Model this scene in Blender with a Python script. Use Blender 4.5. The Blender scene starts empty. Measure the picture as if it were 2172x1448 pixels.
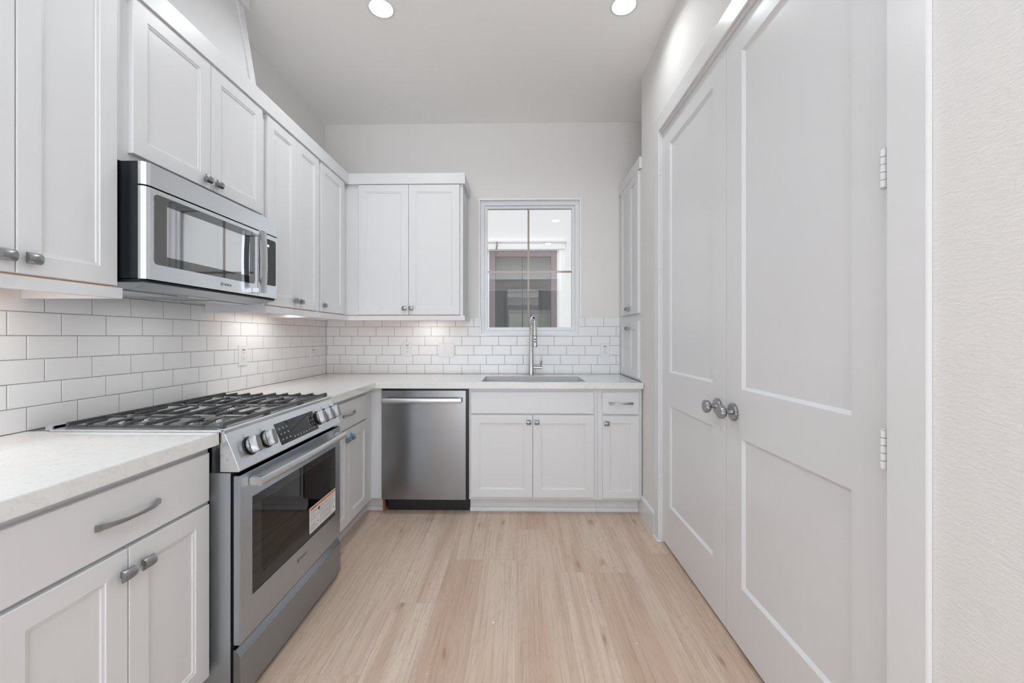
import bpy, bmesh, math, random
from mathutils import Vector, Matrix
from math import pi, sin, cos
random.seed(7)
S = bpy.context.scene
COL = S.collection

# ------------------------------------------------------------------ camera
cam_d = bpy.data.cameras.new('camera'); cam = bpy.data.objects.new('camera', cam_d); COL.objects.link(cam)
cam_d.sensor_width = 36.0; cam_d.sensor_fit = 'HORIZONTAL'
cam_d.lens = 860.0 / 2172.0 * 36.0
cam_d.shift_x = 0.0; cam_d.shift_y = -(724.0 - 713.5) / 2172.0
cam_d.clip_start = 0.02; cam_d.clip_end = 200
cam.location = (1.635, -3.41, 1.2285)
cam.rotation_euler = (pi / 2, 0, 0.0172)
S.camera = cam

# ------------------------------------------------------------------ world, sun, fill lights, exposure
W = bpy.data.worlds.new('world'); S.world = W; W.use_nodes = True
bg = W.node_tree.nodes['Background']; bg.inputs[0].default_value = (0.93, 0.97, 1.0, 1); bg.inputs[1].default_value = 0.85

def area(name, loc, rot, sx, sy, power, color=(1, 1, 1), spread=180, shape='RECTANGLE'):
    l = bpy.data.lights.new(name, 'AREA'); l.shape = shape; l.size = sx
    if shape == 'RECTANGLE': l.size_y = sy
    l.energy = power; l.color = color; l.spread = math.radians(spread)
    o = bpy.data.objects.new(name, l); o.location = loc; o.rotation_euler = rot; COL.objects.link(o); return o
# added upward fill outside the unseen living room, lifting the ceiling brightness
area('ceiling_fill_light', (1.9, -9.9, .35), (math.radians(128), 0, 0), 4.4, 1.2, 370, (.87, .99, 1.12))
# two added fill lights at assumed window openings of the unseen living room
area('living_fill_light', (1.9, -9.35, 1.55), (pi / 2, 0, 0), 4.4, 2.3, 15, (0.93, 0.99, 1.06))
area('side_fill_light', (5.95, -6.6, 1.5), (pi / 2, 0, pi / 2), 2.6, 2.2, 290, (0.88, 0.97, 1.11))  # added fill from the unseen side of the room
sun_d = bpy.data.lights.new('sun', 'SUN'); sun_d.energy = 2.6; sun_d.angle = math.radians(.6); sun = bpy.data.objects.new('sun', sun_d)
sun.rotation_euler = (math.radians(27), math.radians(6), 0); COL.objects.link(sun)

S.view_settings.view_transform = 'Standard'; S.view_settings.look = 'None'
S.view_settings.gamma = 1.0; S.view_settings.exposure = -0.22; S.view_settings.use_curve_mapping = False
try:
    S.cycles.use_denoising = True; S.cycles.max_bounces = 10; S.cycles.diffuse_bounces = 6
    S.cycles.glossy_bounces = 5; S.cycles.transparent_max_bounces = 12; S.cycles.transmission_bounces = 6
    S.cycles.sample_clamp_indirect = 8.0; S.cycles.caustics_reflective = False; S.cycles.caustics_refractive = False
except Exception: pass

# ------------------------------------------------------------------ materials
class NT:
    def __init__(s, name):
        s.m = bpy.data.materials.new(name); s.m.use_nodes = True
        s.t = s.m.node_tree; s.n = s.t.nodes; s.b = s.n['Principled BSDF']; s.out = s.n['Material Output']
    def new(s, typ, **k):
        n = s.n.new(typ)
        for a, b in k.items(): setattr(n, a, b)
        return n
    def lk(s, a, b): s.t.links.new(a, b)
    def val(s, sock, v):
        if hasattr(v, 'is_linked') or isinstance(v, bpy.types.NodeSocket): s.lk(v, sock)
        else: sock.default_value = v
    def math(s, op, a, b=0.0, c=None, clamp=False):
        n = s.new('ShaderNodeMath', operation=op); n.use_clamp = clamp
        s.val(n.inputs[0], a); s.val(n.inputs[1], b)
        if c is not None: s.val(n.inputs[2], c)
        return n.outputs[0]
    def obj(s): return s.new('ShaderNodeTexCoord').outputs['Object']
    def sep(s, v):
        n = s.new('ShaderNodeSeparateXYZ'); s.lk(v, n.inputs[0]); return n.outputs
    def comb(s, x, y, z=0.0):
        n = s.new('ShaderNodeCombineXYZ'); s.val(n.inputs[0], x); s.val(n.inputs[1], y); s.val(n.inputs[2], z); return n.outputs[0]
    def mapping(s, v, scale=(1, 1, 1)):
        n = s.new('ShaderNodeMapping'); s.lk(v, n.inputs[0]); n.inputs['Scale'].default_value = scale; return n.outputs[0]
    def noise(s, v, scale=5, detail=4, rough=.5, dist=0):
        n = s.new('ShaderNodeTexNoise'); s.lk(v, n.inputs['Vector']); n.inputs['Scale'].default_value = scale
        n.inputs['Detail'].default_value = detail; n.inputs['Roughness'].default_value = rough
        n.inputs['Distortion'].default_value = dist; return n.outputs[0]
    def ramp(s, f, stops, interp='LINEAR'):
        n = s.new('ShaderNodeValToRGB'); s.lk(f, n.inputs[0]); cr = n.color_ramp; cr.interpolation = interp
        while len(cr.elements) > 1: cr.elements.remove(cr.elements[-1])
        cr.elements[0].position = stops[0][0]; cr.elements[0].color = tuple(stops[0][1]) + (1,)
        for p, c in stops[1:]:
            e = cr.elements.new(p); e.color = tuple(c) + (1,)
        return n.outputs[0]
    def mix(s, f, a, b, blend='MIX'):
        n = s.new('ShaderNodeMix', data_type='RGBA', blend_type=blend)
        s.val(n.inputs[0], f)
        for k, v in ((6, a), (7, b)):
            if isinstance(v, (tuple, list)): n.inputs[k].default_value = tuple(v[:3]) + (1,)
            else: s.lk(v, n.inputs[k])
        return n.outputs[2]
    def bump(s, h, strength=.2, dist=.002):
        n = s.new('ShaderNodeBump'); n.inputs['Strength'].default_value = strength; n.inputs['Distance'].default_value = dist
        s.lk(h, n.inputs['Height']); s.lk(n.outputs[0], s.b.inputs['Normal']); return n
    def base(s, c, r=.5, metal=0.0, **k):
        if isinstance(c, (tuple, list)): s.b.inputs['Base Color'].default_value = tuple(c[:3]) + (1,)
        else: s.lk(c, s.b.inputs['Base Color'])
        s.val(s.b.inputs['Roughness'], r); s.b.inputs['Metallic'].default_value = metal
        for a, b in k.items(): s.b.inputs[a.replace('_', ' ')].default_value = b
        return s.m

def simple(name, c, r=.5, metal=0.0, **k): return NT(name).base(c, r, metal, **k)

def m_paint(name, c, r, bump=0.0, scale=60):
    n = NT(name); o = n.obj(); n.base(c, r)
    if bump: n.bump(n.noise(o, scale, 3, .55), bump, .0012)
    return n.m
def m_texwall(name, c):
    n = NT(name); o = n.obj(); n.base(c, .75)
    mp = n.new('ShaderNodeMapping'); n.lk(o, mp.inputs[0]); mp.inputs['Rotation'].default_value = (math.radians(-24), 0, 0); mp.inputs['Scale'].default_value = (1, .42, 1)
    a = n.noise(mp.outputs[0], 150, 2, .5, .5); b = n.noise(o, 60, 2, .5, .5)
    h = n.math('ADD', n.math('MULTIPLY', a, 1.0), n.math('MULTIPLY', b, .5))
    n.bump(h, .55, .0022); return n.m
def m_steel(name, c=(.80, .84, .88), r=.27, axis=2, dark=1.0, tan=(0, 0, 1), aniso=.75):
    n = NT(name); o = n.obj()
    sc = [(900, 2, 2), (2, 900, 2), (2, 2, 900)][axis]
    f = n.noise(n.mapping(o, sc), 1.0, 2, .5)
    smear = n.noise(o, 5.0, 4, .6, .8)
    n.base(n.mix(n.math('MULTIPLY', smear, .30), c, tuple(x * .86 for x in c)), r, 1.0)
    n.b.inputs['Anisotropic'].default_value = aniso
    t = n.comb(*tan); n.lk(t, n.b.inputs['Tangent'])
    return n.m
def m_quartz():
    n = NT('quartz_white'); o = n.obj()
    v = n.noise(n.mapping(o, (3, 3, 5)), 2.6, 9, .62, 1.6)
    vein = n.ramp(n.math('ABSOLUTE', n.math('SUBTRACT', v, .5)), [(0, (1, 1, 1)), (.028, (0, 0, 0))])
    sp = n.ramp(n.noise(o, 55, 4, .65, .3), [(0, (1, 1, 1)), (.36, (1, 1, 1)), (.47, (0, 0, 0))])
    mottle = n.noise(o, 11, 5, .6)
    c = n.mix(n.math('MULTIPLY', mottle, .5), (.80, .80, .79), (.70, .70, .69))
    c = n.mix(n.math('MULTIPLY', vein, .13), c, (.47, .47, .46))
    c = n.mix(n.math('MULTIPLY', sp, .14), c, (.45, .45, .44))
    n.base(c, .13); n.b.inputs['IOR'].default_value = 1.55; return n.m
def m_floor():
    n = NT('oak_plank'); o = n.obj(); x, y, z = n.sep(o)
    u = n.math('DIVIDE', n.math('SUBTRACT', x, 1.82), .19)
    col = n.math('FLOOR', u); fu = n.math('SUBTRACT', u, col)
    J = {-7: -1.14, -6: -.73, -5: -1.547, -4: -.68, -3: -1.18, -2: -.826, -1: -1.64, 0: -1.29, 1: -.78, 2: -1.65, 3: -1.1}
    st = []
    for k in range(-12, 12):
        j = J.get(k, -.37 * k * k - .21 * k)
        f = (j / 1.22) % 1.0
        st.append(((k + 12) / 24.0, (f, f, f)))
    off = n.ramp(n.math('DIVIDE', n.math('ADD', col, 12.02), 24.0), st, 'CONSTANT')
    v = n.math('SUBTRACT', n.math('DIVIDE', y, 1.22), off)
    row = n.math('FLOOR', v); fv = n.math('SUBTRACT', v, row)
    wn = n.new('ShaderNodeTexWhiteNoise', noise_dimensions='2D'); n.lk(n.comb(col, row), wn.inputs['Vector'])
    idv = wn.outputs['Value']; idc = n.sep(wn.outputs['Color'])
    gx = n.math('ADD', x, n.math('MULTIPLY', idv, 37.0)); gy = n.math('ADD', y, n.math('MULTIPLY', idc[1], 23.0))
    big = n.noise(n.comb(n.math('MULTIPLY', gx, 6.5), n.math('MULTIPLY', gy, 1.1), idv), 1.0, 3, .5, .9)
    # cathedral rings: contour lines of a stretched noise field
    fine = n.noise(n.comb(n.math('MULTIPLY', gx, 120), n.math('MULTIPLY', gy, 3.0), idv), 1.0, 6, .68, .25)
    pores = n.ramp(fine, [(0, (1, 1, 1)), (.36, (1, 1, 1)), (.50, (0, 0, 0))])
    streak = n.noise(n.comb(n.math('MULTIPLY', gx, 17), n.math('MULTIPLY', gy, .7), 0.0), 1.0, 3, .5, .5)
    vo = n.new('ShaderNodeTexVoronoi', feature='F1', voronoi_dimensions='2D'); vo.inputs['Scale'].default_value = 1.0
    vo.inputs['Randomness'].default_value = 1.0
    wob = n.math('MULTIPLY', n.math('SUBTRACT', big, .5), 1.0)
    n.lk(n.comb(n.math('ADD', n.math('MULTIPLY', gx, 3.4), wob), n.math('MULTIPLY', gy, 1.3), 0.0), vo.inputs['Vector'])
    knot = n.ramp(vo.outputs['Distance'], [(0, (1, 1, 1)), (.022, (.85, .85, .85)), (.055, (.25, .25, .25)), (.12, (0, 0, 0))])
    halo = n.ramp(vo.outputs['Distance'], [(0, (1, 1, 1)), (.5, (0, 0, 0))])
    rings = n.math('SINE', n.math('MULTIPLY', n.math('ADD', big, n.math('MULTIPLY', halo, .35)), 80.0))
    ringm = n.ramp(rings, [(0, (0, 0, 0)), (.55, (0, 0, 0)), (1, (1, 1, 1))])
    tone = n.ramp(idv, [(0, (.62, .475, .37)), (.3, (.68, .545, .445)), (.5, (.59, .44, .34)), (.75, (.71, .575, .475)), (1, (.63, .485, .395))])
    c = n.mix(n.ramp(streak, [(.44, (0, 0, 0)), (.66, (.70, .70, .70))]), tone, (.52, .36, .262))
    c = n.mix(n.math('MULTIPLY', ringm, .14), c, (.36, .235, .165))
    c = n.mix(n.math('MULTIPLY', pores, .42), c, (.33, .225, .165))
    c = n.mix(n.math('MULTIPLY', knot, .70), c, (.30, .165, .10))
    du = n.math('MULTIPLY', n.math('MINIMUM', fu, n.math('SUBTRACT', 1.0, fu)), .19)
    dv = n.math('MULTIPLY', n.math('MINIMUM', fv, n.math('SUBTRACT', 1.0, fv)), 1.22)
    d = n.math('MINIMUM', du, dv)
    seam = n.ramp(n.math('MULTIPLY', d, 100.0), [(0, (1, 1, 1)), (.06, (.8, .8, .8)), (.13, (0, 0, 0))])
    c = n.mix(n.math('MULTIPLY', seam, .22), c, (.25, .17, .12))
    n.base(c, n.math('ADD', n.math('MULTIPLY', fine, .12), .40))
    n.bump(n.math('SUBTRACT', n.math('MULTIPLY', fine, .3), seam), .25, .0006)
    return n.m
def m_wood(name, a, b):
    n = NT(name); o = n.obj()
    g = n.noise(n.mapping(o, (40, 3, 3)), 1.0, 5, .6, .6)
    n.base(n.mix(g, a, b), .45); return n.m
def m_glass(name, tint=(1, 1, 1), ior=1.5, extra=0.0):
    n = NT(name); n.n.remove(n.b)
    tr = n.new('ShaderNodeBsdfTransparent'); tr.inputs[0].default_value = tuple(tint) + (1,)
    gl = n.new('ShaderNodeBsdfGlossy'); gl.inputs['Roughness'].default_value = 0.0; gl.inputs['Color'].default_value = (1, 1, 1, 1)
    fr = n.new('ShaderNodeFresnel'); fr.inputs[0].default_value = ior
    fac = n.math('ADD', fr.outputs[0], extra, clamp=True)
    mx = n.new('ShaderNodeMixShader'); n.lk(fac, mx.inputs[0]); n.lk(tr.outputs[0], mx.inputs[1]); n.lk(gl.outputs[0], mx.inputs[2])
    n.lk(mx.outputs[0], n.out.inputs[0]); return n.m
def m_emit(name, c, s):
    n = NT(name); n.base((0.8, 0.8, 0.8), .5)
    n.b.inputs['Emission Color'].default_value = tuple(c) + (1,); n.b.inputs['Emission Strength'].default_value = s; return n.m
def m_perf(name):
    n = NT(name); o = n.obj()
    v = n.new('ShaderNodeTexVoronoi'); v.inputs['Scale'].default_value = 260; v.inputs['Randomness'].default_value = 0.0
    n.lk(o, v.inputs['Vector'])
    f = n.ramp(v.outputs['Distance'], [(0, (1, 1, 1)), (.30, (1, 1, 1)), (.38, (0, 0, 0))])
    n.base(n.mix(f, (.55, .55, .55), (.03, .03, .03)), .35, 1.0); return n.m

M = dict(
    cab=m_paint('cabinet_white_paint', (.715, .719, .728), .36),
    trim=m_paint('trim_white_paint', (.74, .744, .752), .26),
    door=m_paint('closet_door_white_paint', (.715, .719, .729), .24, .03, 24),
    wall=m_paint('wall_warm_white_paint', (.80, .785, .767), .85, .12, 130),
    wallt=m_texwall('wall_orange_peel_paint', (.755, .742, .725)),
    ceil=m_paint('ceiling_paint', (.93, .918, .90), .9),
    tile=m_paint('tile_white_glaze', (.83, .833, .838), .30, .04, 9),
    grout=simple('grout_grey', (.36, .36, .36), .9),
    quartz=m_quartz(), floor=m_floor(),
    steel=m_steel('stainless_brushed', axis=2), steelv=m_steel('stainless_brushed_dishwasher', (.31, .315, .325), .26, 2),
    steelk=m_steel('stainless_knob', (.30, .305, .31), .34, 0, aniso=0), steelo=m_steel('stainless_oven_door', (.50, .55, .60), .28, 2),
    steeld=m_steel('stainless_oven_body', (.36, .395, .43), .30, 2), steels=m_steel('stainless_side_sheet', (.50, .54, .58), .45, 2, aniso=0),
    steely=m_steel('stainless_cooktop', (.76, .79, .82), .30, 0, tan=(1, 0, 0)),
    chrome=simple('polished_chrome', (.62, .62, .63), .09, 1.0),
    nickel=m_steel('satin_nickel', (.36, .365, .375), .28, 0, aniso=0),
    steelh=m_steel('stainless_handle', (.62, .63, .64), .34, 1, aniso=0),
    black=simple('black_plastic', (.012, .012, .013), .35),
    blackm=simple('black_enamel_metal', (.010, .013, .016), .28),
    iron=m_paint('cast_iron_matte', (.085, .086, .089), .40, .15, 300),
    glassk=simple('black_glass', (.018, .019, .020), .03),
    glassm=simple('microwave_mirror_glass', (.70, .715, .73), .025, 1.0),
    glassb=simple('microwave_dark_mirror_glass', (.20, .205, .21), .03, 1.0),
    perf=m_perf('perforated_mesh'),
    wood=m_wood('maple_underside', (.72, .36, .16), (.60, .27, .11)),
    white=simple('white_plastic', (.80, .80, .80), .35),
    vinyl=simple('window_vinyl_white', (.79, .81, .84), .4),
    vinylw=simple('window_trim_white', (.91, .91, .91), .45),
    tan=simple('tan_grille_bar', (.56, .44, .37), .5),
    slot=simple('dark_slot', (.05, .05, .05), .6),
    tape=simple('blue_painter_tape', (.06, .26, .50), .7),
    orange=simple('label_orange', (.72, .22, .09), .6),
    paper=simple('label_paper', (.78, .78, .76), .6),
    ink=simple('label_ink', (.05, .05, .05), .6), inkg=simple('label_grey_ink', (.30, .30, .30), .6),
    mark=simple('panel_marking_white', (.75, .75, .75), .5), markg=simple('panel_marking_grey', (.16, .16, .165), .5),
    led=m_emit('clock_led', (.75, .85, 1.0), 2.2),
    lamp=m_emit('downlight_lens', (1, .99, .975), 9.0),
    strip=m_emit('cabinet_light_lens', (1, .97, .92), 3.0),
    glass=m_glass('window_glass'), glassn=m_glass('neighbour_window_glass', (.93, .95, .92), 1.5, .0),
    ovglass=m_glass('oven_door_glass', (.85, .86, .88), 1.5),
    cavity=simple('oven_cavity_enamel', (.035, .037, .04), .35),
    stucco=m_paint('outside_white_stucco', (.82, .83, .83), .9, .2, 60),
    mauve=simple('bronze_window_frame', (.165, .125, .135), .5),
    dim=simple('dim_room_olive', (.105, .105, .075), .8), skyref=simple('grey_sky_reflection', (.45, .46, .46), .8),
    cream=simple('cream_panel', (.62, .62, .53), .6), lilac=simple('lilac_cap', (.42, .36, .41), .6),
    debris=simple('plaster_crumb', (.85, .85, .83), .8), brown=simple('brown_flake', (.16, .10, .07), .8),
)

# ------------------------------------------------------------------ mesh helpers
def FL(X0): return lambda u, v, w: (X0 + w, u, v)         # surface facing +X (left run); u = world y, v = world z
def FB(Y0): return lambda u, v, w: (u, Y0 - w, v)         # surface facing -Y (back run); u = world x
def FR(X0): return lambda u, v, w: (X0 - w, u, v)         # surface facing -X (right side)
def FZ(Z0): return lambda u, v, w: (u, v, Z0 + w)         # lying on a horizontal surface
ID = lambda u, v, w: (u, v, w)

class MB:
    def __init__(s): s.v = []; s.f = []; s.mi = []; s.mats = []; s.cur = 0
    def mat(s, m):
        if m not in s.mats: s.mats.append(m)
        s.cur = s.mats.index(m); return s
    def add(s, vs, fs):
        b = len(s.v); s.v += [tuple(p) for p in vs]
        for f in fs: s.f.append([b + i for i in f]); s.mi.append(s.cur)
        return s
    def box(s, x0, x1, y0, y1, z0, z1, F=ID):
        vs = [F(x, y, z) for z in (z0, z1) for y in (y0, y1) for x in (x0, x1)]
        return s.add(vs, [(0, 2, 3, 1), (4, 5, 7, 6), (0, 1, 5, 4), (2, 6, 7, 3), (0, 4, 6, 2), (1, 3, 7, 5)])
    def rings(s, rs, cap=True, closed=False):
        n = len(rs[0]); vs = [p for r in rs for p in r]; fs = []
        m = len(rs)
        for k in range(m if closed else m - 1):
            a, b = k * n, ((k + 1) % m) * n
            for i in range(n):
                j = (i + 1) % n; fs.append((a + i, a + j, b + j, b + i))
        if cap and not closed:
            fs.append(tuple(range(n - 1, -1, -1))); fs.append(tuple((m - 1) * n + i for i in range(n)))
        return s.add(vs, fs)
    def prism(s, poly, w0, w1, F=ID):
        return s.rings([[F(u, v, w0) for u, v in poly], [F(u, v, w1) for u, v in poly]])
    def cyl(s, p0, p1, r0, r1=None, n=24, ph=0.0):
        r1 = r0 if r1 is None else r1
        p0, p1 = Vector(p0), Vector(p1); d = (p1 - p0).normalized()
        a = d.orthogonal().normalized() if abs(d.z) < .9 else Vector((1, 0, 0)); a = (a - d * a.dot(d)).normalized(); b = d.cross(a)
        R = lambda c, r: [c + (a * cos(2 * pi * i / n + ph) + b * sin(2 * pi * i / n + ph)) * r for i in range(n)]
        return s.rings([R(p0, r0), R(p1, r1)])
    def lathe(s, o, d, prof, n=32, scallop=None):
        o, d = Vector(o), Vector(d).normalized()
        a = d.orthogonal().normalized(); b = d.cross(a)
        rs = []
        for h, r in prof:
            rs.append([o + d * h + (a * cos(2 * pi * i / n) + b * sin(2 * pi * i / n)) * (r * (scallop(i) if scallop and r > .015 else 1)) for i in range(n)])
        return s.rings(rs)
    def tube(s, pts, r, n=12, sx=1.0, up=None):
        pts = [Vector(p) for p in pts]; rs = []
        rr = r if isinstance(r, (list, tuple)) else [r] * len(pts)
        pa = None
        for i, p in enumerate(pts):
            d = (pts[min(i + 1, len(pts) - 1)] - pts[max(i - 1, 0)]).normalized()
            if pa is None: a = (up and (Vector(up) - d * Vector(up).dot(d)).normalized()) or d.orthogonal().normalized()
            else: a = (pa - d * pa.dot(d)).normalized()
            pa = a; b = d.cross(a)
            rs.append([p + (a * cos(2 * pi * k / n) * sx + b * sin(2 * pi * k / n)) * rr[i] for k in range(n)])
        return s.rings(rs)
    def build(s, name, mat, parent=None, bevel=0.0, smooth=False, ang=35, seg=2):
        me = bpy.data.meshes.new(name)
        bm = bmesh.new(); bv = [bm.verts.new(p) for p in s.v]
        for f, mi in zip(s.f, s.mi):
            try: fc = bm.faces.new([bv[i] for i in f]); fc.material_index = mi
            except ValueError: pass
        bmesh.ops.recalc_face_normals(bm, faces=bm.faces)
        if bevel:
            es = [e for e in bm.edges if len(e.link_faces) == 2 and e.calc_face_angle(0) > math.radians(40)]
            bmesh.ops.bevel(bm, geom=es, offset=bevel, segments=seg, affect='EDGES', clamp_overlap=True)
        bm.normal_update()
        c = Vector((0, 0, 0))
        if bm.verts:
            xs = [v.co for v in bm.verts]
            c = Vector([(min(p[i] for p in xs) + max(p[i] for p in xs)) / 2 for i in range(3)])
        if NOCENTER.get(name): c = Vector((0, 0, 0))
        for v in bm.verts: v.co -= c
        bm.to_mesh(me); bm.free()
        for m in (s.mats or [mat]): me.materials.append(m)
        if smooth:
            me.polygons.foreach_set('use_smooth', [True] * len(me.polygons)); me.set_sharp_from_angle(angle=math.radians(ang))
        o = bpy.data.objects.new(name, me); COL.objects.link(o)
        wp = WP.get(parent.name, Vector()) if parent else Vector()
        WP[o.name] = c
        if parent: o.parent = parent
        o.location = c - wp
        return o
NOCENTER = {'floor': 1}
WP = {}
def thing(name, label, cat, loc, group=None):
    o = bpy.data.objects.new(name, None); COL.objects.link(o); o.location = loc; o.empty_display_size = .05
    WP[o.name] = Vector(loc); tag(o, label, cat, group); return o
def tag(o, label, cat, group=None):
    o['label'] = label; o['category'] = cat
    if group: o['group'] = group
    return o
def struct(o, label=None, cat=None):
    o['kind'] = 'structure'
    if label: o['label'] = label
    if cat: o['category'] = cat
    return o

def text_mesh(txt, size):
    c = bpy.data.curves.new('t', 'FONT'); c.body = txt; c.size = size; c.align_x = 'CENTER'; c.align_y = 'CENTER'; c.resolution_u = 2
    c.offset = size * .012
    o = bpy.data.objects.new('t', c); COL.objects.link(o); dg = bpy.context.evaluated_depsgraph_get()
    me = bpy.data.meshes.new_from_object(o.evaluated_get(dg)); bpy.data.objects.remove(o)
    vs = [tuple(v.co) for v in me.vertices]; fs = [tuple(p.vertices) for p in me.polygons]
    bpy.data.meshes.remove(me); return vs, fs
def add_text(mb, txt, size, u, v, w, F, flip=1, sx=1.0, th=.0003):
    vs, fs = text_mesh(txt, size)
    mb.add([F(u + flip * x * sx, v + y, w + th) for x, y, z in vs], fs)

def shaker(name, parent, F, u0, u1, v0, v1, th=.019, st=.055, rec=.007, mat=None):
    mb = MB()
    def rg(i, w): return [F(u0 + i, v0 + i, w), F(u1 - i, v0 + i, w), F(u1 - i, v1 - i, w), F(u0 + i, v1 - i, w)]
    b = .0016
    mb.rings([rg(0, 0), rg(0, th - b), rg(b, th), rg(st, th), rg(st + .0015, th - .0025), rg(st + .0085, th - .0035), rg(st + .010, th - rec)])
    return mb.build(name, mat or M['cab'], parent)
def slab(name, parent, F, u0, u1, v0, v1, th=.019, mat=None, b=.0018):
    mb = MB()
    def rg(i, w): return [F(u0 + i, v0 + i, w), F(u1 - i, v0 + i, w), F(u1 - i, v1 - i, w), F(u0 + i, v1 - i, w)]
    mb.rings([rg(0, 0), rg(0, th - b), rg(b, th)])
    return mb.build(name, mat or M['cab'], parent)
def knob(parent, F, u, v, w):
    mb = MB(); mb.box(u - .007, u + .007, v - .007, v + .007, w, w + .014, F)
    N = 8; a, b = .0165, .0150; w0 = w + .012
    rs = []
    for j in range(N + 1):
        t = -1 + 2 * j / N; h = .004 + .0115 * (1 - t * t) ** .7
        bb = t * b; row = []
        for i in range(N + 1):
            q = -1 + 2 * i / N; row.append(F(u + q * a, v + bb, w0 + h * (1 - .22 * q * q)))
        for i in range(N, -1, -1):
            q = -1 + 2 * i / N; row.append(F(u + q * a, v + bb, w0 + .0005))
        rs.append(row)
    mb.rings(rs)
    return mb.build('knob', M['nickel'], parent, smooth=True, ang=40)
def pull(parent, F, uc, v, w, L=.168):
    mb = MB(); rs = []; N = 20
    for i in range(N + 1):
        t = -1 + 2 * i / N
        cw = w + .004 + .024 * (1 - abs(t) ** 2.4)
        h = .0035 + .0045 * abs(t) ** 1.6
        th = .0035 + (.003 if abs(t) > .9 else 0)
        wi = max(cw - th, w + .0003)
        rs.append([F(uc + t * L / 2, v - h, wi), F(uc + t * L / 2, v + h, wi), F(uc + t * L / 2, v + h * .8, cw + th), F(uc + t * L / 2, v - h * .8, cw + th)])
    mb.rings(rs)
    return mb.build('handle', M['nickel'], parent, smooth=True, ang=40)

# ------------------------------------------------------------------ room shell
WX = 2.484; HC = 3.025
def sbox(name, m, *b, **k): return struct(MB().box(*b).build(name, m), **k)
sbox('floor', M['floor'], -1.6, 6.0, -9.4, .3, -.06, 0)
sbox('ceiling', M['ceil'], -1.6, 6.0, -9.4, .3, HC, HC + .1)
mb = MB(); mb.box(-.15, -.008, -4.6, .3, 0, HC); struct(mb.build('wall_left', M['wall']))
# back wall with the window opening (the drywall sits 6 mm behind the tile face)
wx0, wx1, wz0, wz1 = 1.292, 2.158, 1.2335, 2.392
mb = MB(); y0, y1 = .006, .17
mb.box(-.008, wx0, y0, y1, 0, HC); mb.box(wx1, 2.80, y0, y1, 0, HC); mb.box(wx0, wx1, y0, y1, 0, wz0); mb.box(wx0, wx1, y0, y1, wz1, HC)
struct(mb.build('wall_back', M['wall']))
# right wall with the closet opening; it stops at the alcove corner
dy0, dy1, dz1 = -2.468, -.9625, 2.446
mb = MB(); X0, X1 = WX, WX + .12
mb.box(X0, X1, dy1 + .0, -.589, 0, HC); mb.box(X0, X1, -4.6, dy0, 0, HC); mb.box(X0, X1, dy0, dy1, dz1, HC)
struct(mb.build('wall_right', M['wallt']))
struct(MB().box(2.80, 2.92, -.589, .17, 0, HC).build('wall_alcove', M['wall']))
struct(MB().box(2.604, 2.92, -.72, -.589, 0, HC).build('wall_alcove_return', M['wall']))
# living space behind the camera, with assumed window openings for the fill lights
mb = MB()
mb.box(-1.6, -.2, -9.4, -9.25, 0, HC); mb.box(4.0, 6.0, -9.4, -9.25, 0, HC); mb.box(-.2, 4.0, -9.4, -9.25, 0, .4); mb.box(-.2, 4.0, -9.4, -9.25, 2.7, HC)
struct(mb.build('wall_front', M['wall']))
struct(MB().box(-1.75, -1.6, -9.4, -4.45, 0, HC).build('wall_living_left', M['wall']))
mb = MB(); mb.box(5.85, 6.0, -9.4, -7.9, 0, HC); mb.box(5.85, 6.0, -5.3, -4.45, 0, HC); mb.box(5.85, 6.0, -7.9, -5.3, 0, .4); mb.box(5.85, 6.0, -7.9, -5.3, 2.6, HC)
struct(mb.build('wall_living_right', M['wall']))
struct(MB().box(-1.6, -.15, -4.6, -4.45, 0, HC).build('wall_living_back_left', M['wall']))
struct(MB().box(WX + .12, 5.85, -4.6, -4.45, 0, HC).build('wall_living_back_right', M['wall']))
# closet interior behind the doors
mb = MB(); mb.box(WX + .12, 3.3, -2.6, -2.55, 0, HC); mb.box(WX + .12, 3.3, -.9, -.85, 0, HC); mb.box(3.25, 3.3, -2.55, -.9, 0, HC)
struct(mb.build('wall_closet', M['wall']))

# ------------------------------------------------------------------ baseboards, casing
bbp = [(0, 0), (.0, .135), (.004, .135), (.013, .127), (.015, .12), (.015, 0)]
def baseb(name, y0, y1):
    mb = MB(); mb.rings([[(WX - w, y0, z) for w, z in bbp], [(WX - w, y1, z) for w, z in bbp]])
    struct(mb.build(name, M['trim']), 'white baseboard along the right wall', 'baseboard')
baseb('baseboard_right', -.8895, -.545)
baseb('baseboard_right_near', -4.6, -2.5645)
mb = MB(); c0, c1 = WX - .013, WX + .0
mb.box(c0, c1, -.9605, -.889, 0, 2.547); mb.box(c0, c1, -2.5635, -2.4725, 0, 2.547); mb.box(c0, c1, -2.4725, -.9605, 2.457, 2.547)
struct(mb.build('trim_1', M['trim'], bevel=.0015), 'flat white casing around the double closet doors', 'door casing')
mb = MB(); mb.box(c1 + .0005, WX + .12, -.9642, -.9627, 0, 2.4455); mb.box(c1 + .0005, WX + .12, -2.4678, -2.4650, 0, 2.4455); mb.box(c1 + .0005, WX + .12, -2.465, -.9642, 2.4435, 2.4455)
struct(mb.build('trim_2', M['trim']), 'white jamb lining the closet opening', 'door jamb')
mb = MB()
mb.box(WX - .018, WX + .0, -.962, -.885, 0, .004)
struct(mb.build('trim_3', M['vinylw']), 'bright caulk line at the foot of the closet casing', 'trim')

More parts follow.
